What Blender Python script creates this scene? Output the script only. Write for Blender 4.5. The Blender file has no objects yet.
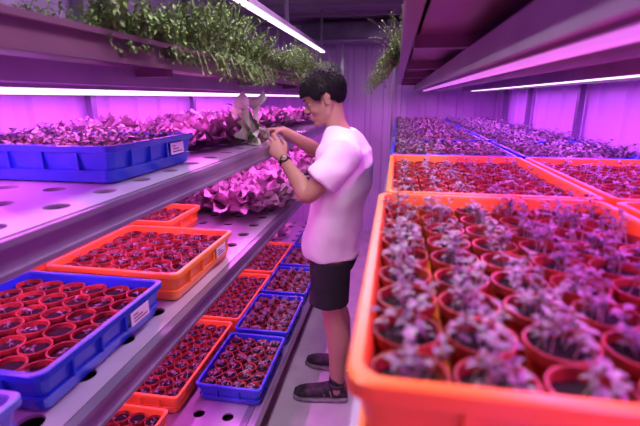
import bpy, math, random
from mathutils import Vector, Matrix
random.seed(7)
scene = bpy.context.scene
scene.view_settings.view_transform = 'Standard'
COL = scene.collection
V = Vector

# ------------------------------------------------------------------ materials
def mat(name, c1, c2=None, rough=0.5, metal=0.0, scale=12.0, bump=0.0, bscale=None, emit=None, estr=0.0, sss=0.0, trans=0.0, spec=None):
    m = bpy.data.materials.new(name); m.use_nodes = True
    nt = m.node_tree; b = nt.nodes['Principled BSDF']
    c2 = c2 or tuple(min(1, x*0.75) for x in c1)
    tc = nt.nodes.new('ShaderNodeTexCoord')
    no = nt.nodes.new('ShaderNodeTexNoise'); no.inputs['Scale'].default_value = scale
    no.inputs['Detail'].default_value = 4
    nt.links.new(tc.outputs['Object'], no.inputs['Vector'])
    cr = nt.nodes.new('ShaderNodeValToRGB')
    cr.color_ramp.elements[0].position = 0.35; cr.color_ramp.elements[1].position = 0.65
    cr.color_ramp.elements[0].color = (*c2, 1); cr.color_ramp.elements[1].color = (*c1, 1)
    nt.links.new(no.outputs['Fac'], cr.inputs['Fac'])
    nt.links.new(cr.outputs['Color'], b.inputs['Base Color'])
    b.inputs['Roughness'].default_value = rough; b.inputs['Metallic'].default_value = metal
    if spec is not None: b.inputs['Specular IOR Level'].default_value = spec
    if emit:
        b.inputs['Emission Color'].default_value = (*emit, 1); b.inputs['Emission Strength'].default_value = estr
    if sss:
        b.inputs['Subsurface Weight'].default_value = sss; b.inputs['Subsurface Scale'].default_value = 0.01
    if bump:
        n2 = nt.nodes.new('ShaderNodeTexNoise'); n2.inputs['Scale'].default_value = bscale or scale*4
        nt.links.new(tc.outputs['Object'], n2.inputs['Vector'])
        bp = nt.nodes.new('ShaderNodeBump'); bp.inputs['Strength'].default_value = bump; bp.inputs['Distance'].default_value = 0.01
        nt.links.new(n2.outputs['Fac'], bp.inputs['Height']); nt.links.new(bp.outputs['Normal'], b.inputs['Normal'])
    return m

M = {}
M['wall'] = mat('wall_panel', (.76,.58,.92), (.70,.52,.87), .35, 0, 2)
M['back'] = mat('back_panel', (.70,.56,.82), (.62,.48,.76), .4, 0, 3)
M['floor'] = mat('floor_sheet', (.74,.67,.76), (.60,.52,.64), .35, .1, 5, .1)
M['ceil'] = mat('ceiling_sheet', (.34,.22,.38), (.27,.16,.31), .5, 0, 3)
M['metal'] = mat('rack_steel', (.30,.26,.36), (.22,.19,.28), .32, .55, 6)
M['deck'] = mat('deck_sheet', (.52,.46,.58), (.40,.34,.46), .28, .35, 4)
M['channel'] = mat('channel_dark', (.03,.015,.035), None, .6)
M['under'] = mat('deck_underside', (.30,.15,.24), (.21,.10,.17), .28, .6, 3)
M['fixture'] = mat('fixture_body', (.42,.32,.5), (.33,.25,.4), .4, .3, 5)
M['tube'] = mat('led_tube', (1,.8,1), None, .4, emit=(1,.62,1), estr=2.2)
M['tubed'] = mat('led_tube_dim', (1,.6,1), None, .4, emit=(.8,.2,.9), estr=.8)
M['tubew'] = mat('led_tube_pale', (1,.8,1), None, .4, emit=(1,.7,1), estr=2.5)
M['orange'] = mat('orange_plastic', (.95,.30,.04), (.90,.24,.03), .32, 0, 4)
M['blue'] = mat('blue_plastic', (.015,.06,.60), (.012,.045,.46), .32, 0, 4)
M['lblue'] = mat('pale_blue_plastic', (.14,.18,.62), (.11,.14,.52), .4, 0, 4)
M['pot'] = mat('terracotta_plastic', (.48,.075,.04), (.20,.028,.02), .40, 0, 30)
M['soil'] = mat('potting_soil', (.025,.013,.013), (.006,.003,.004), .95, 0, 160, .8)
M['leafp'] = mat('seedling_leaf', (.34,.33,.33), (.10,.08,.11), .5, 0, 40)
M['leafd'] = mat('lettuce_leaf', (.66,.50,.58), (.24,.08,.16), .42, 0, 11)
M['leafg'] = mat('herb_leaf', (.20,.34,.08), (.06,.11,.03), .55, 0, 25)
M['leafh'] = mat('pale_lettuce_leaf', (.62,.90,.50), (.44,.70,.32), .5, 0, 14, sss=.15)
M['stem'] = mat('plant_stem', (.45,.42,.28), None, .6)
M['label'] = mat('label_paper', (.8,.75,.85), (.75,.7,.8), .6)
M['skin'] = mat('skin', (.50,.29,.20), (.43,.24,.16), .55, 0, 9, .08, 260, sss=.08)
M['shirt'] = mat('white_cotton', (.86,.83,.86), (.82,.78,.82), .85, 0, 6, .25, 14)
M['shorts'] = mat('black_cotton', (.02,.018,.025), (.012,.01,.016), .85, 0, 10, .3, 20)
M['hair'] = mat('black_hair', (.012,.009,.012), (.006,.004,.006), .5, 0, 60, spec=.25)
M['shoe'] = mat('shoe_fabric', (.06,.045,.06), (.022,.015,.022), .7, 0, 40, .3)
M['sole'] = mat('shoe_sole', (.40,.36,.40), (.2,.16,.2), .7, 0, 20)
M['black'] = mat('black_rubber', (.015,.013,.018), None, .4)
M['eye'] = mat('eye_white', (.55,.5,.5), None, .2)
M['lip'] = mat('lip', (.36,.14,.12), None, .45)
M['root'] = mat('root_plug', (.55,.48,.38), (.12,.09,.06), .9, 0, 60, .5)

# ------------------------------------------------------------------ mesh builder
class MB:
    def __init__(s): s.v=[]; s.f=[]; s.m=[]; s.mats=[]
    def mi(s, k):
        if k not in s.mats: s.mats.append(k)
        return s.mats.index(k)
    def add(s, vs, fs, k, T=None):
        o=len(s.v); i=s.mi(k)
        if T is not None: vs=[T@V(p) for p in vs]
        s.v += [tuple(p) for p in vs]
        s.f += [tuple(a+o for a in f) for f in fs]; s.m += [i]*len(fs)
    def merge(s, o, T):
        off=len(s.v); mp=[s.mi(k) for k in o.mats]
        s.v += [tuple(T@V(p)) for p in o.v]
        s.f += [tuple(a+off for a in f) for f in o.f]; s.m += [mp[i] for i in o.m]
    def box(s, x0,x1,y0,y1,z0,z1,k):
        vs=[(x,y,z) for z in (z0,z1) for x,y in ((x0,y0),(x1,y0),(x1,y1),(x0,y1))]
        s.add(vs,[(3,2,1,0),(4,5,6,7),(0,1,5,4),(1,2,6,5),(2,3,7,6),(3,0,4,7)],k)
    def mesh(s,name,smooth=False):
        me=bpy.data.meshes.new(name); me.from_pydata(s.v,[],s.f)
        for k in s.mats: me.materials.append(M[k])
        me.polygons.foreach_set('material_index',s.m)
        if smooth: me.polygons.foreach_set('use_smooth',[True]*len(s.f))
        me.update(); return me
    def obj(s,name,smooth=False,parent=None):
        o=bpy.data.objects.new(name,s.mesh(name,smooth)); COL.objects.link(o)
        if parent: o.parent=parent
        return o

def empty(name, loc=(0,0,0)):
    e=bpy.data.objects.new(name,None); e.location=loc; e.empty_display_size=.1; COL.objects.link(e); return e

def loftAB(mb, rings, k, seg=20, cap=True, sup=1.0):
    """rings: (center, A, B) ellipse half-axis vectors"""
    vs=[]
    for c,A,B in rings:
        for i in range(seg):
            t=2*math.pi*i/seg; ct,st=math.cos(t),math.sin(t)
            if sup!=1.0:
                ct=math.copysign(abs(ct)**sup,ct); st=math.copysign(abs(st)**sup,st)
            vs.append(V(c)+V(A)*ct+V(B)*st)
    fs=[]
    n=len(rings)
    for r in range(n-1):
        for i in range(seg):
            j=(i+1)%seg
            fs.append((r*seg+i,r*seg+j,(r+1)*seg+j,(r+1)*seg+i))
    if cap:
        fs.append(tuple(reversed(range(seg)))); fs.append(tuple(range((n-1)*seg,n*seg)))
    mb.add(vs,fs,k)

def tube(mb, pts, rad, k, seg=16, flat=1.0, up=None, roundcap=True, cap=True):
    pts=[V(p) for p in pts]; rings=[]
    n=len(pts); prev=None
    ts=[]
    for i in range(n):
        if i==0: t=pts[1]-pts[0]
        elif i==n-1: t=pts[-1]-pts[-2]
        else: t=(pts[i+1]-pts[i]).normalized()+(pts[i]-pts[i-1]).normalized()
        ts.append(t.normalized())
    ref = V(up) if up else (V((0,1,0)) if abs(ts[0].y)<.8 else V((1,0,0)))
    A=(ref-ts[0]*ref.dot(ts[0])).normalized()
    for i in range(n):
        A=(A-ts[i]*A.dot(ts[i])).normalized(); B=ts[i].cross(A)
        if i==0 and roundcap:
            rings.append((pts[0]-ts[0]*rad[0]*.75,A*rad[0]*.35,B*rad[0]*.35*flat)); rings.append((pts[0]-ts[0]*rad[0]*.45,A*rad[0]*.8,B*rad[0]*.8*flat))
        rings.append((pts[i],A*rad[i],B*rad[i]*flat))
        if i==n-1 and roundcap:
            rings.append((pts[i]+ts[i]*rad[i]*.45,A*rad[i]*.8,B*rad[i]*.8*flat)); rings.append((pts[i]+ts[i]*rad[i]*.75,A*rad[i]*.35,B*rad[i]*.35*flat))
    loftAB(mb,rings,k,seg,cap)

def spline(pts, rad, n=6):
    """catmull-rom refine"""
    P=[V(p) for p in pts]; out=[]; ro=[]
    for i in range(len(P)-1):
        p0=P[max(i-1,0)];p1=P[i];p2=P[i+1];p3=P[min(i+2,len(P)-1)]
        for j in range(n):
            t=j/n
            out.append(.5*((2*p1)+(p2-p0)*t+(2*p0-5*p1+4*p2-p3)*t*t+(3*p1-p0-3*p2+p3)*t**3))
            s=t*t*(3-2*t); ro.append(rad[i]*(1-s)+rad[i+1]*s)
    out.append(P[-1]); ro.append(rad[-1])
    return out,ro

def ellipsoid(mb,c,r,k,T=None,nu=20,nv=12):
    vs=[V((c[0],c[1],c[2]-r[2]))]
    for j in range(1,nv):
        ph=-math.pi/2+math.pi*j/nv
        for i in range(nu):
            th=2*math.pi*i/nu
            vs.append(V((c[0]+r[0]*math.cos(ph)*math.cos(th),c[1]+r[1]*math.cos(ph)*math.sin(th),c[2]+r[2]*math.sin(ph))))
    vs.append(V((c[0],c[1],c[2]+r[2])))
    fs=[]
    for i in range(nu): fs.append((0,1+(i+1)%nu,1+i))
    for j in range(nv-2):
        for i in range(nu):
            a=1+j*nu; b=a+nu; i2=(i+1)%nu
            fs.append((a+i,a+i2,b+i2,b+i))
    a=1+(nv-2)*nu
    for i in range(nu): fs.append((a+i,a+(i+1)%nu,len(vs)-1))
    mb.add(vs,fs,k,T)

# ------------------------------------------------------------------ room
X0,X1,Y0,Y1,H=-1.66,1.08,-1.3,5.0,2.36
b=MB(); b.box(X0-.05,X1+.05,Y0-.05,Y1+.05,-.05,0,'floor'); b.obj('floor')
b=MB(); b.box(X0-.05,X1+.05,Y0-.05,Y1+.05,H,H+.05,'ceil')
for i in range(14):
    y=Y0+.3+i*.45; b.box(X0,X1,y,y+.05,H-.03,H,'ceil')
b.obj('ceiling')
def ribbed(name, axis, pos, a0,a1, k, pitch=.2, sgn=1):
    m=MB(); a=a0; pr=[]
    while a<a1-1e-6:
        for da,d in ((0,0),(.6,0),(.68,.018),(.92,.018)):
            q=a+da*pitch
            if q<a1: pr.append((q,d))
        a+=pitch
    pr.append((a1,0)); vs=[];fs=[]
    for q,d in pr:
        for z in (0,H):
            vs.append((pos+sgn*d,q,z) if axis=='x' else (q,pos+sgn*d,z))
    for i in range(len(pr)-1): fs.append((2*i,2*i+2,2*i+3,2*i+1))
    m.add(vs,fs,k)
    return m.obj(name)
ribbed('wall_left','x',X0,Y0,Y1,'wall',.28,-1)
ribbed('wall_right','x',X1,Y0,Y1,'wall',.28,1)
ribbed('wall_back','y',Y1,X0-.02,X1+.02,'back',.2,1)
b=MB(); b.box(X0-.02,X1+.02,Y0-.05,Y0,0,H,'wall'); b.obj('wall_front')
# duct / header beam on the back wall
b=MB(); b.box(-1.0,.9,4.70,4.99,2.13,2.30,'fixture'); b.box(-1.02,.92,4.68,4.70,2.12,2.31,'metal')
for x in (-.55,-.1,.35): b.box(x,x+.02,4.665,4.68,2.12,2.31,'ceil')
tube(b,[(-.9,4.64,2.14),(.8,4.64,2.14)],[.02,.02],'fixture')
b.obj('ventilation_duct')

# ------------------------------------------------------------------ racks
def holedeck(m,x0,x1,y0,y1,z,k,px=.13,py=.15,r=.026):
    nx=max(1,round((x1-x0)/px)); ny=max(1,round((y1-y0)/py)); dx=(x1-x0)/nx; dy=(y1-y0)/ny
    n=16; cell=[];cf=[]
    for i in range(n):
        t=2*math.pi*i/n+math.pi/4
        c,s=math.cos(t),math.sin(t); q=max(abs(c),abs(s))
        cell.append((c/q*dx/2,s/q*dy/2,0))
    for i in range(n):
        t=2*math.pi*i/n+math.pi/4; cell.append((r*math.cos(t),r*math.sin(t),0))
    for i in range(n):
        t=2*math.pi*i/n+math.pi/4; cell.append((r*math.cos(t),r*math.sin(t),-.008))
    for i in range(n):
        j=(i+1)%n; cf.append((i,j,n+j,n+i)); cf.append((n+i,n+j,2*n+j,2*n+i))
    for a in range(nx):
        for bb in range(ny):
            m.add([(p[0]+x0+(a+.5)*dx,p[1]+y0+(bb+.5)*dy,p[2]+z) for p in cell],cf,k)

RY0,RY1=-.7,4.62
def deck(m,x0,x1,z,front,y0=RY0,y1=RY1,th=.045,holes=True,beam='metal'):
    if holes: holedeck(m,x0,x1,y0,y1,z,'deck')
    else: m.box(x0,x1,y0,y1,z-.006,z,'deck')
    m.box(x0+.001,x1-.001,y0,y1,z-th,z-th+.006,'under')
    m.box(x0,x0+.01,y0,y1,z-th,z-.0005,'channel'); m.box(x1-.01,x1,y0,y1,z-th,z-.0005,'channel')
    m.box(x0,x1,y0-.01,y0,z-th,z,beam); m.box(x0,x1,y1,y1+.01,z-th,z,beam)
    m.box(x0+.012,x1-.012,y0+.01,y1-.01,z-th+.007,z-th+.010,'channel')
    for xx,s in ((x1,1),(x0,-1)):
        a,bq=sorted((xx,xx+s*.022))
        m.box(a,bq,y0,y1,z-.055,z-.002,beam)
        a,bq=sorted((xx+s*.022,xx+s*.03)); m.box(a,bq,y0,y1,z-.008,z+.004,beam); m.box(a,bq,y0,y1,z-.058,z-.048,beam)
    y=y0+.25
    while y<y1:
        m.box(x0,x1,y,y+.035,z-th-.03,z-th,'under'); y+=.78
def light_strip(m,x,z,y0,y1,tk='tube',w=.03):
    m.box(x-w,x+w,y0,y1,z,z+.022,'fixture')
    m.box(x-w*.55,x+w*.55,y0+.02,y1-.02,z-.012,z,tk)
def area(name,x,y,z,sx,sy,P,col,rot=(0,0,0)):
    l=bpy.data.lights.new(name,'AREA'); l.shape='RECTANGLE'; l.size=sx; l.size_y=sy; l.energy=P; l.color=col
    o=bpy.data.objects.new(name,l); o.location=(x,y,z); o.rotation_euler=rot; COL.objects.link(o); return o

LX0,LX1=-1.56,-.61
m=MB()
deck(m,LX0,LX1,.20,1); deck(m,LX0,LX1,.956,1); deck(m,LX0,LX1,1.355,1); deck(m,LX0,LX1,1.70,1,holes=False,beam='under')
m.box(LX1+.031,-.545,1.3,RY1,.14,.199,'deck')
for y in (-.68,.9,2.1,3.3,4.5):
    m.box(-1.635,-1.60,y,y+.04,0,H-.05,'metal')
for y in (-.68,4.56):
    m.box(-.575,-.545,y,y+.045,0,2.1,'metal')
for z in (1.355,1.70):
    for y in (.9,2.1,3.3,4.5): m.box(-1.60,LX0,y,y+.04,z-.07,z-.02,'metal')
for x in (-1.40,-.95):
    light_strip(m,x,1.595,RY0+.1,RY1-.1)
for x in (-1.3,-.85):
    light_strip(m,x,1.25,RY0+.1,RY1-.1)
    light_strip(m,x,.85,RY0+.1,RY1-.1)
m.box(-.74,-.70,RY0,RY1,1.60,1.645,'fixture')
light_strip(m,-.70,1.99,1.5,4.2,'tubew',.032)
for y in (1.6,2.8,4.1): m.box(-.71,-.69,y,y+.02,2.01,H-.03,'metal')
m.obj('plant_rack')

RX0,RX1=.0,.99
m=MB()
deck(m,RX0,RX1,.30,-1); deck(m,RX0,RX1,.80,-1); deck(m,RX0,RX1,1.265,-1); deck(m,RX0+.035,RX1,1.76,-1,holes=False,beam='under')
for y in (-.68,.75,1.75,2.75,3.75,4.55):
    m.box(1.03,1.06,y,y+.04,0,2.1,'metal')
for y in (-.68,4.56): m.box(RX0-.055,RX0-.032,y,y+.045,0,2.0,'metal')
for x in (.26,.72):
    light_strip(m,x,1.645,RY0+.1,RY1-.1,'tube' if x>.5 else 'tubed',.03 if x>.5 else .02)
    m.box(x-.10,x+.10,RY0+.1,RY1-.1,1.667,1.685,'fixture')
    m.box(x-.10,x-.09,RY0+.1,RY1-.1,1.63,1.667,'fixture'); m.box(x+.09,x+.10,RY0+.1,RY1-.1,1.63,1.667,'fixture')
m.box(.45,.50,RY0,RY1,1.655,1.715,'under')
light_strip(m,.47,1.15,RY0+.1,RY1-.1); light_strip(m,.47,.69,RY0+.1,RY1-.1)
m.obj('plant_rack')

# ------------------------------------------------------------------ added fill fixtures over the aisle, above the frame
m=MB()
for x,y in ((-.32,.3),(-.18,1.85)):
    m.box(x-.08,x+.08,y,y+1.4,H-.075,H-.03,'fixture'); m.box(x-.06,x+.06,y+.03,y+1.37,H-.085,H-.075,'tubew')
m.obj('added_fill_fixture')

PINK=(1.0,.12,.92); VIO=(.66,.08,1.0); PALE=(1.0,.80,1.0)
LL=RY1-RY0-.3; LY=(RY0+RY1)/2
for n,(x,z,P,c) in enumerate([(-1.40,1.58,38,VIO),(-.95,1.58,27,PINK),(-1.3,1.235,12,PINK),(-.85,1.235,18,PINK),(-1.3,.835,13,PINK),(-.85,.835,18,PINK),
      (.26,1.628,18,PINK),(.72,1.628,42,VIO),(.47,1.135,10,PINK),(.47,.675,8,PINK)]):
    area('grow_light_source',x,LY,z,.022,LL,P,c)
area('overhead_light_source',-.70,2.85,1.97,.04,2.6,10,PALE)
area('aisle_fill_source',-.32,1.0,H-.09,.12,1.3,18,PALE)  # added fill, brightens the man, shelf edges and held plant
area('aisle_fill_source',-.18,2.55,H-.09,.12,1.3,13,(.97,.48,1))  # second added fill, further along the aisle

# ------------------------------------------------------------------ trays
def rr(w,l,r,z,n=4):
    o=[]
    for cx,cy,a0 in ((w/2-r,l/2-r,0),(-w/2+r,l/2-r,90),(-w/2+r,-l/2+r,180),(w/2-r,-l/2+r,270)):
        for i in range(n+1):
            t=math.radians(a0+90*i/n); o.append((cx+r*math.cos(t),cy+r*math.sin(t),z))
    return o
def tray_shell(m,w,l,h,k):
    prof=[(-.020,0,.02),(-.012,.03,.02),(-.010,.032,.02),(-.016,.034,.02),(-.008,h-.018,.02),(0,h-.016,.022),(0,h-.002,.022),(-.003,h,.022),(-.012,h,.02),(-.014,h-.004,.018),(-.026,.008,.014)]
    vs=[];n=20
    for off,z,r in prof: vs+=rr(w+2*off,l+2*off,r,z)
    fs=[]
    for a in range(len(prof)-1):
        for i in range(n):
            j=(i+1)%n; fs.append((a*n+i,a*n+j,(a+1)*n+j,(a+1)*n+i))
    fs.append(tuple(reversed(range(n)))); fs.append(tuple(range((len(prof)-1)*n,len(prof)*n)))
    m.add(vs,fs,k)
    for s in (-1,1):
        c=int(l/.09)
        for i in range(1,c):
            y=-l/2+i*l/c; m.box(*(sorted((s*(w/2-.016),s*(w/2-.003)))),y-.003,y+.003,.034,h-.017,k)
        c=int(w/.09)
        for i in range(1,c):
            x=-w/2+i*w/c; m.box(x-.003,x+.003,*(sorted((s*(l/2-.016),s*(l/2-.003)))),.034,h-.017,k)
def pot(m,x,y,z,rt=.033,h=.06):
    seg=16; vs=[]; prof=[(rt*.72,0),(rt*.93,h-.012),(rt*1.03,h-.011),(rt*1.05,h),(rt*.97,h),(rt*.92,h-.018)]
    for r,zz in prof:
        for i in range(seg):
            t=2*math.pi*i/seg; vs.append((x+r*math.cos(t),y+r*math.sin(t),z+zz))
    fs=[]
    for a in range(len(prof)-1):
        for i in range(seg):
            j=(i+1)%seg; fs.append((a*seg+i,a*seg+j,(a+1)*seg+j,(a+1)*seg+i))
    m.add(vs,fs,'pot')
    sv=[(x,y,z+h-.009)]+[(x+rt*.945*math.cos(2*math.pi*i/seg),y+rt*.945*math.sin(2*math.pi*i/seg),z+h-.012+random.uniform(-.002,.002)) for i in range(seg)]
    m.add(sv,[(0,1+i,1+(i+1)%seg) for i in range(seg)],'soil')
def leaf(m,p,d,up,L,W,k,curl=.2):
    d=d.normalized(); s=d.cross(up)
    if s.length<1e-3: s=V((1,0,0))
    s.normalize(); u=s.cross(d)
    pts=[p, p+d*L*.35-s*W*.45+u*W*.15,p+d*L*.35,p+d*L*.35+s*W*.45+u*W*.15,
         p+d*L*.72-s*W*.40-u*L*curl*.3+u*W*.12,p+d*L*.72-u*L*curl*.4,p+d*L*.72+s*W*.40-u*L*curl*.3+u*W*.12, p+d*L-u*L*curl]
    m.add(pts,[(0,2,1),(0,3,2),(1,2,5,4),(2,3,6,5),(4,5,7),(5,6,7)],k)
def seedling(m,x,y,z,h,nl,ls,k='leafp'):
    a=random.uniform(0,6.28); lean=random.uniform(0,.5)
    top=V((x+math.cos(a)*lean*h,y+math.sin(a)*lean*h,z+h))
    base=V((x,y,z)); r=.0010
    sv=[];
    for p,rr_ in ((base,r),(top,r*.7)):
        for i in range(3): sv.append(p+V((rr_*math.cos(i*2.09),rr_*math.sin(i*2.09),0)))
    m.add(sv,[(0,1,4,3),(1,2,5,4),(2,0,3,5)],'stem')
    for i in range(nl):
        t=random.uniform(.5,1) if i>1 else 1
        p=base.lerp(top,t); aa=a+i*2.4+random.uniform(-.4,.4)
        d=V((math.cos(aa),math.sin(aa),random.uniform(-.1,.9)))
        L=ls*random.uniform(.6,1.3); leaf(m,p,d,V((0,0,1)),L,L*.6,k,random.uniform(0,.5))
# per pot: count, height, leaves, leaf size, probability
KIND={'bare':(3,.016,3,.011,.6),'sprout':(4,.022,4,.012,.9),'small':(4,.028,5,.014,.9),'leafy':(8,.038,6,.0135,.85),'dense':(7,.042,6,.021,1)}
cache={}
PITCH=.072
def tray(color,kind,nx,ny,x0,y0,z,rot=0,label=False,variant=0):
    key=(color,kind,nx,ny,label,variant)
    w=nx*PITCH+.03; l=ny*PITCH+.03; h=.095
    if key not in cache:
        m=MB(); tray_shell(m,w,l,h,color)
        cnt,hh,nl,ls,prob=KIND[kind]
        for i in range(nx):
            for j in range(ny):
                px=(i-(nx-1)/2)*PITCH+random.uniform(-.0012,.0012); py=(j-(ny-1)/2)*PITCH+random.uniform(-.0012,.0012)
                pot(m,px,py,.014)
                vig=random.uniform(.6,1.3)
                for c in range(cnt):
                    if random.random()>prob: continue
                    a=random.uniform(0,6.28); q=random.uniform(0,.024)
                    seedling(m,px+q*math.cos(a),py+q*math.sin(a),.014+.045,hh*vig*random.uniform(.5,1.35),nl,ls)
        if label:
            m.box(w/2-.001,w/2+.001,.06,.14,.038,.074,'label')
            for i in range(3): m.box(w/2+.001,w/2+.0016,.07,.13-.02*i,.045+.009*i,.048+.009*i,'black')
        cache[key]=m.mesh('%s_tray_%s'%(color,kind))
    nm={'orange':'orange_seedling_tray','blue':'blue_seedling_tray','lblue':'pale_blue_seedling_tray'}[color]
    o=bpy.data.objects.new(nm,cache[key]); o.location=(x0+w/2,y0+l/2,z+.0045); o.rotation_euler=(0,0,rot); COL.objects.link(o); return o
# right main shelf
z=1.265
tray('orange','leafy',6,9,-.030,.275,z,variant=1); tray('orange','leafy',6,9,.450,.275,z,variant=2)
tray('orange','small',6,9,-.015,.965,z); tray('orange','small',6,9,.460,.965,z)
for i in range(4):
    tray('blue','dense',6,8,-.015,1.66+i*.635,z); tray('blue','dense',6,8,.465,1.66+i*.635,z)
tray('blue','dense',6,5,-.015,4.20,z); tray('blue','dense',6,5,.465,4.20,z)
for zz in (.80,.30):
    for i in range(6):
        tray(('orange','blue')[i%2],'small',6,8,-.01,.0+i*.66,zz)
# left mid shelf
tray('blue','dense',8,6,-1.295,.95,1.355,label=True)
# left lower shelf
z=.956
tray('lblue','bare',6,6,-1.10,.10,z); tray('blue','bare',6,6,-1.11,.60,z,label=True); tray('orange','sprout',6,6,-1.09,1.10,z,label=True)
tray('orange','bare',4,6,-1.44,1.08,z); tray('blue','bare',4,6,-1.45,.58,z)
tray('orange','sprout',6,4,-1.40,1.62,z)
# left bottom shelf
z=.20
tray('orange','sprout',6,9,-1.35,1.46,z); tray('orange','sprout',6,9,-1.33,2.17,z); tray('orange','small',6,9,-1.33,2.9,z)
for i in range(5): tray('blue','small' if i<1 else 'leafy',4,6,-.862,1.57+i*.50,z)
tray('orange','bare',6,9,-1.35,.72,z)

# ------------------------------------------------------------------ lettuce
def lettuce(rad,k,n=15,wf=(.42,.6),res=8,floor=True,lo=22,hi=58):
    m=MB()
    for i in range(n):
        a=i*2.39996+random.uniform(-.2,.2); f=i/n
        el=math.radians(lo+hi*f+random.uniform(-10,10)); L=rad*(1.15-.25*f)*random.uniform(.75,1.2)
        W=L*random.uniform(*wf)
        d=V((math.cos(a),math.sin(a),0)); s=V((-math.sin(a),math.cos(a),0))
        nu,nv=res,res; vs=[];ph=random.uniform(0,6); p2=random.uniform(0,6)
        for v in range(nv):
            t=v/(nv-1)
            r=L*t*math.cos(el)+L*.18*t*t; z=L*t*math.sin(el)-(t*t)*L*.30
            wd=W*max(.06,(.10+.90*math.sin(min(1,(t*.93+.03))**1.15*math.pi*.93)))
            for u in range(nu):
                q=(u/(nu-1)-.5)*2
                edge=abs(q)**2.5
                ruf=edge*.12*L*math.sin(ph+t*9+(0 if q<0 else p2))*min(1,t*2)
                vs.append(d*(r+ruf*.3-abs(q)**2*.10*L*t)+s*(q*wd)+V((0,0,(max(.004,z+ruf+abs(q)**1.5*wd*.35) if floor else z+ruf+abs(q)**1.5*wd*.3))))
        fs=[(v*nu+u,v*nu+u+1,(v+1)*nu+u+1,(v+1)*nu+u) for v in range(nv-1) for u in range(nu-1)]
        m.add(vs,fs,k)
    return m
LV=[lettuce(.115,'leafd',19,(.18,.30),7,True,34,50) for _ in range(6)]
def crop(name,x0,x1,y0,y1,z,dx,dy,sc):
    m=MB(); y=y0
    while y<y1:
        x=x0
        while x<x1:
            s=sc*random.uniform(.65,1.2)
            T=Matrix.Translation((x+random.uniform(-.03,.03),y+random.uniform(-.03,.03),z+.003))@Matrix.Rotation(random.uniform(0,6.28),4,'Z')@Matrix.Scale(s,4)
            m.merge(random.choice(LV),T); x+=dx
        y+=dy
    return m.obj(name,True)
crop('lettuce_crop',-1.39,-.78,1.58,4.42,1.357,.11,.11,1.2)
crop('lettuce_crop',-1.34,-.68,2.14,4.38,.958,.13,.13,1.45)
crop('lettuce_crop',-1.36,-1.0,3.8,4.4,.202,.2,.2,1.2)

# ------------------------------------------------------------------ herbs on top shelves
def herbs(name,x0,x1,y0,y1,z,n,hmin,hmax,edge,trail):
    m=MB()
    for i in range(n):
        x=random.uniform(x0,x1); y=random.uniform(y0,y1)
        if random.random()<.45: x=edge+random.uniform(-.06,.03)*(1 if edge<-.3 else -1)
        over=random.random()<trail
        h=random.uniform(hmin,hmax)*(.7+.3*math.sin(y*5))
        sgn=1 if edge<-.3 else -1
        p=V((x if not over else edge-sgn*.03,y,z)); d=V((random.uniform(-.4,.4),random.uniform(-.4,.4),1))
        if over: d=V((sgn*1.2,random.uniform(-.4,.4),.7))
        pts=[p.copy()]
        for k in range(6):
            d.normalize(); p=p+d*h/6; pts.append(p.copy())
            d+=V((random.uniform(-.25,.25),random.uniform(-.25,.25),-(.55 if over else .12)))
        for a,bq in zip(pts,pts[1:]):
            sv=[]
            for q in (a,bq):
                for t in range(3): sv.append(q+V((.0012*math.cos(t*2.09),.0012*math.sin(t*2.09),0)))
            m.add(sv,[(0,1,4,3),(1,2,5,4),(2,0,3,5)],'leafg')
        for k in range(2,7):
            for q in range(3):
                dd=V((random.uniform(-1,1),random.uniform(-1,1),random.uniform(-.4,.7)))
                L=random.uniform(.009,.021); leaf(m,pts[k],dd,V((0,0,1)),L,L*.5,'leafg',.3)
    return m.obj(name)
herbs('herb_crop',-1.4,-.62,.85,4.5,1.705,2800,.08,.22,-.60,.15)
herbs('trailing_herb',.06,.25,1.9,2.9,1.765,420,.16,.35,.0,.6)

# ------------------------------------------------------------------ person
P=empty('man',(0,0,0))
CY=2.07
body=MB(); K='skin'
def R(z,cx,rx,ry,cy=CY): return (V((cx,cy,z)),V((rx,0,0)),V((0,ry,0)))
loftAB(body,[R(.76,-.29,.07,.12),R(.80,-.29,.105,.15),R(.90,-.29,.11,.160),R(1.02,-.272,.090,.13),R(1.15,-.25,.095,.14),R(1.27,-.238,.10,.15),R(1.34,-.240,.085,.14),R(1.385,-.245,.065,.10),R(1.41,-.25,.05,.06)],K,28)
def limb(pts,rad,flat=1.0): 
    p,r=spline(pts,rad,5); tube(body,p,r,K,20,flat)
NK=V((-.268,1.968,.47)); FK=V((-.30,2.185,.485))
limb([(-.29,1.985,.84),(-.287,1.978,.68),NK,(-.247,1.962,.36),(-.245,1.957,.22),(-.247,1.952,.10),(-.25,1.95,.06)],[.088,.078,.056,.058,.047,.036,.036])
limb([(-.295,2.155,.84),(-.305,2.17,.68),FK,(-.268,2.20,.36),(-.250,2.21,.22),(-.245,2.215,.10),(-.245,2.215,.06)],[.088,.078,.056,.058,.047,.036,.036])
NS=V((-.215,1.905,1.325)); NE=V((-.377,1.845,1.145)); NW=V((-.520,1.965,1.292))
FS=V((-.235,2.225,1.325)); FE=V((-.395,2.365,1.272)); FW=V((-.588,2.21,1.405))
limb([NS+V((.01,.06,-.01)),NS,NS.lerp(NE,.5),NE,NE.lerp(NW,.3)+V((.004,-.003,-.003)),NE.lerp(NW,.75),NW],[.045,.052,.045,.039,.041,.030,.025])
limb([FS+V((.0,-.06,-.01)),FS,FS.lerp(FE,.5),FE,FE.lerp(FW,.3)+V((0,0,-.004)),FE.lerp(FW,.75),FW],[.045,.052,.045,.039,.041,.030,.025])
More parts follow.
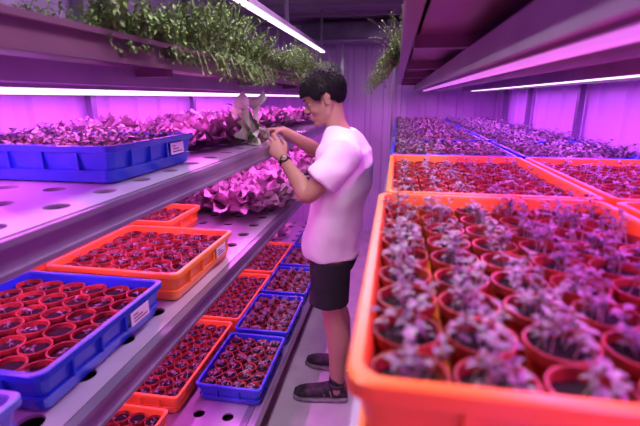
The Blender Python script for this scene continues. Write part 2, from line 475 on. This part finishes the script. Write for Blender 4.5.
def hand(w,f,n,thumb,curl,tc=.5):
    f=f.normalized(); n=(n-f*n.dot(f)).normalized(); s=f.cross(n)*thumb
    loftAB(body,[(w-f*.012,s*.022,n*.018),(w+f*.008,s*.027,n*.017),(w+f*.035,s*.035,n*.016),(w+f*.065,s*.041,n*.014),(w+f*.085,s*.041,n*.012),(w+f*.092,s*.034,n*.008)],K,20,True,.85)
    tube(body,[w+f*.012+s*.016+n*.006,w+f*.04+s*.030+n*.010],[.014,.015],K,12)
    for i,(o,L) in enumerate(((.0325,.072),(.0112,.080),(-.0112,.074),(-.0325,.058))):
        a=0; p=w+f*.08+s*o; pts=[p.copy()]; rad=[.0095]
        sp=o*1.6
        for j,fr in enumerate((.45,.32,.23)):
            a+=curl[i]*(.8,1.1,.7)[j]
            d=(f*math.cos(a)+n*math.sin(a)+s*sp).normalized(); p=p+d*(L+(.012 if j==0 else 0))*fr; pts.append(p.copy()); rad.append((.0088,.0080,.0066)[j])
        tube(body,pts,rad,K,12)
    p=w+f*.025+s*.026+n*.006; pts=[p.copy()]; d=(s*.75+f*.75+n*.35).normalized(); p=p+d*.040; pts.append(p.copy())
    d=(s*(.35-tc*.5)+f*.85+n*(.3+tc)).normalized(); p=p+d*.032; pts.append(p.copy()); d=(s*(.1-tc*.6)+f*.8+n*(.4+tc)).normalized(); p=p+d*.024; pts.append(p.copy())
    tube(body,pts,[.013,.0115,.0098,.0078],K,12)
hand(NW,V((-.62,.12,.72)),V((-.35,.9,-.1)),-1,[.45,.6,.7,.8],.5)
hand(FW,V((-.78,-.60,-.04)),V((0,-.45,-.88)),1,[.5,.6,.75,.85],.6)
# head
al=math.radians(25)
HT=Matrix.Translation((-.342,CY,1.571))@Matrix.Rotation(math.radians(8),4,'Z')@Matrix.Rotation(-al,4,'Y')@Matrix.Scale(.94,4)
def he(c,r,k=K): ellipsoid(body,c,r,k,HT,24,16)
he((.012,0,.028),(.098,.076,.084)); he((-.022,0,-.02),(.074,.064,.085)); he((-.037,0,-.07),(.054,.047,.05)); he((-.074,0,-.101),(.024,.026,.020))
he((-.05,.030,-.035),(.038,.028,.032)); he((-.05,-.030,-.035),(.038,.028,.032))
he((-.062,0,.038),(.036,.055,.035)); he((-.085,.024,.022),(.014,.022,.008)); he((-.085,-.024,.022),(.014,.022,.008))
he((-.085,0,-.072),(.020,.024,.016))
def ht(p): return HT@V(p)
tube(body,[ht((-.084,0,.018)),ht((-.098,0,-.005)),ht((-.110,0,-.027))],[.008,.009,.0115],K,12)
he((-.098,.011,-.032),(.012,.008,.007)); he((-.098,-.011,-.032),(.012,.008,.007))
he((-.098,0,-.060),(.009,.022,.0055)); he((-.096,0,-.073),(.009,.019,.006))
for s in (-1,1):
    he((.012,s*.081,-.012),(.018,.008,.031)); he((.02,s*.087,.0),(.016,.007,.02))
    tube(body,[ht((.02,s*.058,-.03)),ht((-.01,s*.052,-.075)),ht((-.055,s*.022,-.102))],[.02,.018,.016],K,12)
limb([ht((.03,0,-.03)),(-.285,CY,1.455),(-.255,CY,1.39),(-.245,CY,1.33)],[.052,.050,.057,.06])
bo=body.obj('body',True,P)
r=bo.modifiers.new('fuse','REMESH'); r.mode='VOXEL'; r.voxel_size=.0034; r.use_smooth_shade=True
sm=bo.modifiers.new('soft','SMOOTH'); sm.iterations=4; sm.factor=.5
# face details
fd=MB()
for s in (-1,1):
    ellipsoid(fd,(-.0785,s*.030,.0),(.010,.012,.0048),'eye',HT); ellipsoid(fd,(-.0868,s*.0305,-.0005),(.0025,.0055,.0045),'black',HT)
    tube(fd,[ht((-.082,s*.044,.004)),ht((-.0895,s*.031,.0065)),ht((-.086,s*.018,.003))],[.0018,.0030,.0018],'skin',8)
    tube(fd,[ht((-.081,s*.044,.002)),ht((-.0905,s*.031,.0038)),ht((-.086,s*.018,.001))],[.0008,.0013,.0008],'hair',6)
    tube(fd,[ht((-.085,s*.046,.024)),ht((-.0975,s*.032,.029)),ht((-.098,s*.015,.025))],[.002,.0038,.003],'hair',8)
tube(fd,[ht((-.097,-.02,-.066)),ht((-.1065,0,-.064)),ht((-.097,.02,-.066))],[.002,.0046,.002],'lip',8)
tube(fd,[ht((-.096,-.017,-.071)),ht((-.1045,0,-.073)),ht((-.096,.017,-.071))],[.002,.0046,.002],'lip',8)
fd.obj('face_features',True,P)
# hair: cap that dives into the skull outside the hairline
hm=MB(); nu,nv=96,60; vs=[]
hc=V((.010,0,.030)); hr=V((.119,.094,.109))
def lerpt(x,tab):
    for (a,va),(c,vc) in zip(tab,tab[1:]):
        if x<=c: 
            t=(x-a)/(c-a); return va+(vc-va)*t
    return tab[-1][1]
HL=[(0,-.075),(.9,-.065),(1.35,-.035),(1.50,.004),(1.72,.010),(1.85,-.015),(2.02,-.012),(2.2,.026),(2.6,.036),(3.15,.036)]
def hairp(th,ph):
    d=V((math.cos(ph)*math.cos(th),math.cos(ph)*math.sin(th),math.sin(ph)))
    q=V((hc.x+hr.x*d.x,hc.y+hr.y*d.y,hc.z+hr.z*d.z))
    az=abs(math.atan2(d.y,d.x)); line=lerpt(az,HL)
    return q,d,max(0,min(1,(q.z-line)/.014))
for j in range(nv+1):
    ph=-math.pi/2+math.pi*j/nv
    for i in range(nu):
        th=2*math.pi*i/nu
        q,d,k=hairp(th,ph)
        nz=1+.02*math.sin(th*9+ph*5)+.015*math.sin(th*23+2*ph)
        vs.append(HT@(hc+ (q-hc)*(.70+.30*k*nz)))
fs=[(j*nu+i,j*nu+(i+1)%nu,(j+1)*nu+(i+1)%nu,(j+1)*nu+i) for j in range(nv) for i in range(nu)]
hm.add(vs,fs,'hair')
for i in range(4200):
    th=random.uniform(0,2*math.pi); ph=math.asin(random.uniform(-.85,1))
    q,d,k=hairp(th,ph)
    if k<.5: continue
    crown=V((.45,0,.89)).normalized(); t=(d-crown*d.dot(crown)); 
    if t.length<.05: t=V((random.uniform(-1,1),random.uniform(-1,1),0))
    t.normalize(); t=(t-d*t.dot(d))
    L=random.uniform(.028,.048); p0=hc+(q-hc)*.96; p1=p0+t*L*.5+d*random.uniform(.002,.008)
    p2=p0+t*L-d*random.uniform(-.006,.008)+V((random.uniform(-.004,.004),random.uniform(-.004,.004),0))
    tube(hm,[HT@p0,HT@p1,HT@p2],[.0028,.0022,.0004],'hair',4,roundcap=False)
hm.obj('hair',True,P)
# shirt
sh=MB(); K2='shirt'
loftAB(sh,[R(.800,-.302,.136,.180),R(.83,-.302,.138,.185),R(.92,-.297,.134,.184),R(1.03,-.277,.130,.176),R(1.15,-.252,.136,.182),R(1.26,-.236,.138,.192),R(1.33,-.236,.124,.192),R(1.375,-.242,.096,.155),R(1.405,-.25,.076,.095),R(1.425,-.256,.066,.070)],K2,36,True,.92)
def sleeve(a,bq,end,inn):
    d=(bq-a); p=a+d*end
    tube(sh,[a+inn,a,a+d*end*.5,p],[.07,.080,.073,.074],K2,20,roundcap=False)
sleeve(NS,NE,.66,V((.0,.07,0))); sleeve(FS,FE,.62,V((0,-.07,0)))
so=sh.obj('t_shirt',True,P)
r=so.modifiers.new('fuse','REMESH'); r.mode='VOXEL'; r.voxel_size=.006; r.use_smooth_shade=True
sm=so.modifiers.new('soft','SMOOTH'); sm.iterations=6
tx=bpy.data.textures.new('folds','CLOUDS'); tx.noise_scale=.14; tx.noise_depth=1
dm=so.modifiers.new('folds','DISPLACE'); dm.texture=tx; dm.strength=.036; dm.mid_level=.36; dm.texture_coords='GLOBAL'
# shorts
st=MB()
loftAB(st,[R(.72,-.292,.10,.13),R(.78,-.294,.122,.172),R(.86,-.294,.122,.172),R(.91,-.29,.115,.165)],'shorts',32)
tube(st,[(-.292,1.985,.80),(-.295,1.978,.68),(-.297,1.97,.56)],[.10,.099,.102],'shorts',24,roundcap=False)
tube(st,[(-.298,2.16,.80),(-.31,2.168,.68),(-.312,2.178,.56)],[.10,.099,.102],'shorts',24,roundcap=False)
so=st.obj('shorts',True,P)
r=so.modifiers.new('fuse','REMESH'); r.mode='VOXEL'; r.voxel_size=.006; r.use_smooth_shade=True
sm=so.modifiers.new('soft','SMOOTH'); sm.iterations=5
dm=so.modifiers.new('folds','DISPLACE'); dm.texture=tx; dm.strength=.02; dm.texture_coords='GLOBAL'
# shoes and socks
def shoe(ax,ay,yaw):
    m=MB()
    prof=[(.058,.020,.030,.05),(.050,.032,.045,.078),(.02,.037,.052,.094),(-.02,.038,.050,.088),(-.07,.042,.040,.070),(-.12,.047,.032,.054),(-.17,.048,.027,.044),(-.205,.040,.022,.036),(-.228,.022,.018,.028)]
    rings=[]; srings=[]
    for x,w,_,h in prof:
        rings.append((V((x,0,.018+h/2)),V((0,w*.95,0)),V((0,0,h/2))))
        srings.append((V((x*1.03,0,.0125)),V((0,w+.004,0)),V((0,0,.012))))
    loftAB(m,rings,'shoe',20,True,.8); loftAB(m,srings,'sole',20,True,.45)
    for i in range(5):
        x=-.045-i*.022; h=.018+.082-.0085*(i+1)*1.0
        tube(m,[(x,-.022,h-.005),(x-.004,0,h+.001),(x,.022,h-.005)],[.0025,.0032,.0025],'label',6)
    # side panel stripes and padded collar
    for s in (-1,1):
        for i in range(3):
            x=-.035-i*.035; tube(m,[(x+.012,s*.040,.030),(x,s*.036,.070-.010*i)],[.003,.003],'sole',6)
    tube(m,[(.002,0,.088),(.002,0,.108)],[.048,.045],'shoe',18,roundcap=False)
    tube(m,[(0,0,.09),(0,0,.14)],[.042,.040],'black',18,roundcap=False)
    T=Matrix.Translation((ax,ay,.0005))@Matrix.Rotation(yaw,4,'Z')
    m2=MB(); m2.merge(m,T); m2.obj('shoe',True,P)
shoe(-.25,1.955,math.radians(4)); shoe(-.243,2.215,math.radians(-8))
# wrist watch
wm=MB(); wd=(NW-NE).normalized(); wc=NW-wd*.022
tube(wm,[wc-wd*.011,wc+wd*.011],[.0315,.030],'black',24,roundcap=False)
nn=V((.25,-.9,.35)); nn=(nn-wd*nn.dot(wd)).normalized()
tube(wm,[wc+nn*.026,wc+nn*.037],[.019,.0175],'black',20,roundcap=False); tube(wm,[wc+nn*.037,wc+nn*.0375],[.0145,.0145],'root',20,roundcap=False)
wm.obj('wristwatch',True,P)

# held plant: pale lettuce, root plug between the fingers, leaves spreading towards the shelf
hp=MB(); c=V((-.635,2.055,1.412))
tube(hp,[c+V((.012,0,.004)),c+V((.006,0,-.02)),c+V((.0,-.005,-.035)),c+V((-.004,-.006,-.048))],[.012,.020,.015,.004],'root',12)
tube(hp,[c+V((.012,0,0)),c+V((-.045,-.02,.02))],[.009,.011],'stem',8)
LG=lettuce(.185,'leafh',17,(.20,.30),10,False,32,46)
ax=V((-.78,-.50,.12)).normalized()
T=Matrix.Translation(c+V((-.018,-.008,.008)))@V((0,0,1)).rotation_difference(ax).to_matrix().to_4x4()
hp.merge(LG,T)
hp.v=[(x,y,max(z,1.362)) for x,y,z in hp.v]
hp.obj('held_lettuce',True)

# ------------------------------------------------------------------ world, camera
w=bpy.data.worlds.new('w'); scene.world=w; w.use_nodes=True
w.node_tree.nodes['Background'].inputs[0].default_value=(.12,.03,.16,1); w.node_tree.nodes['Background'].inputs[1].default_value=.3
cam=bpy.data.cameras.new('camera'); co=bpy.data.objects.new('camera',cam); COL.objects.link(co)
cam.sensor_width=36; cam.lens=24.02; cam.clip_start=.02
th,ps=math.radians(15.07),math.radians(9.88)
co.location=(0,0,1.57); co.rotation_euler=(math.radians(90)-th,0,ps)
cam.dof.use_dof=True; cam.dof.focus_distance=2.05; cam.dof.aperture_fstop=3.5
scene.camera=co
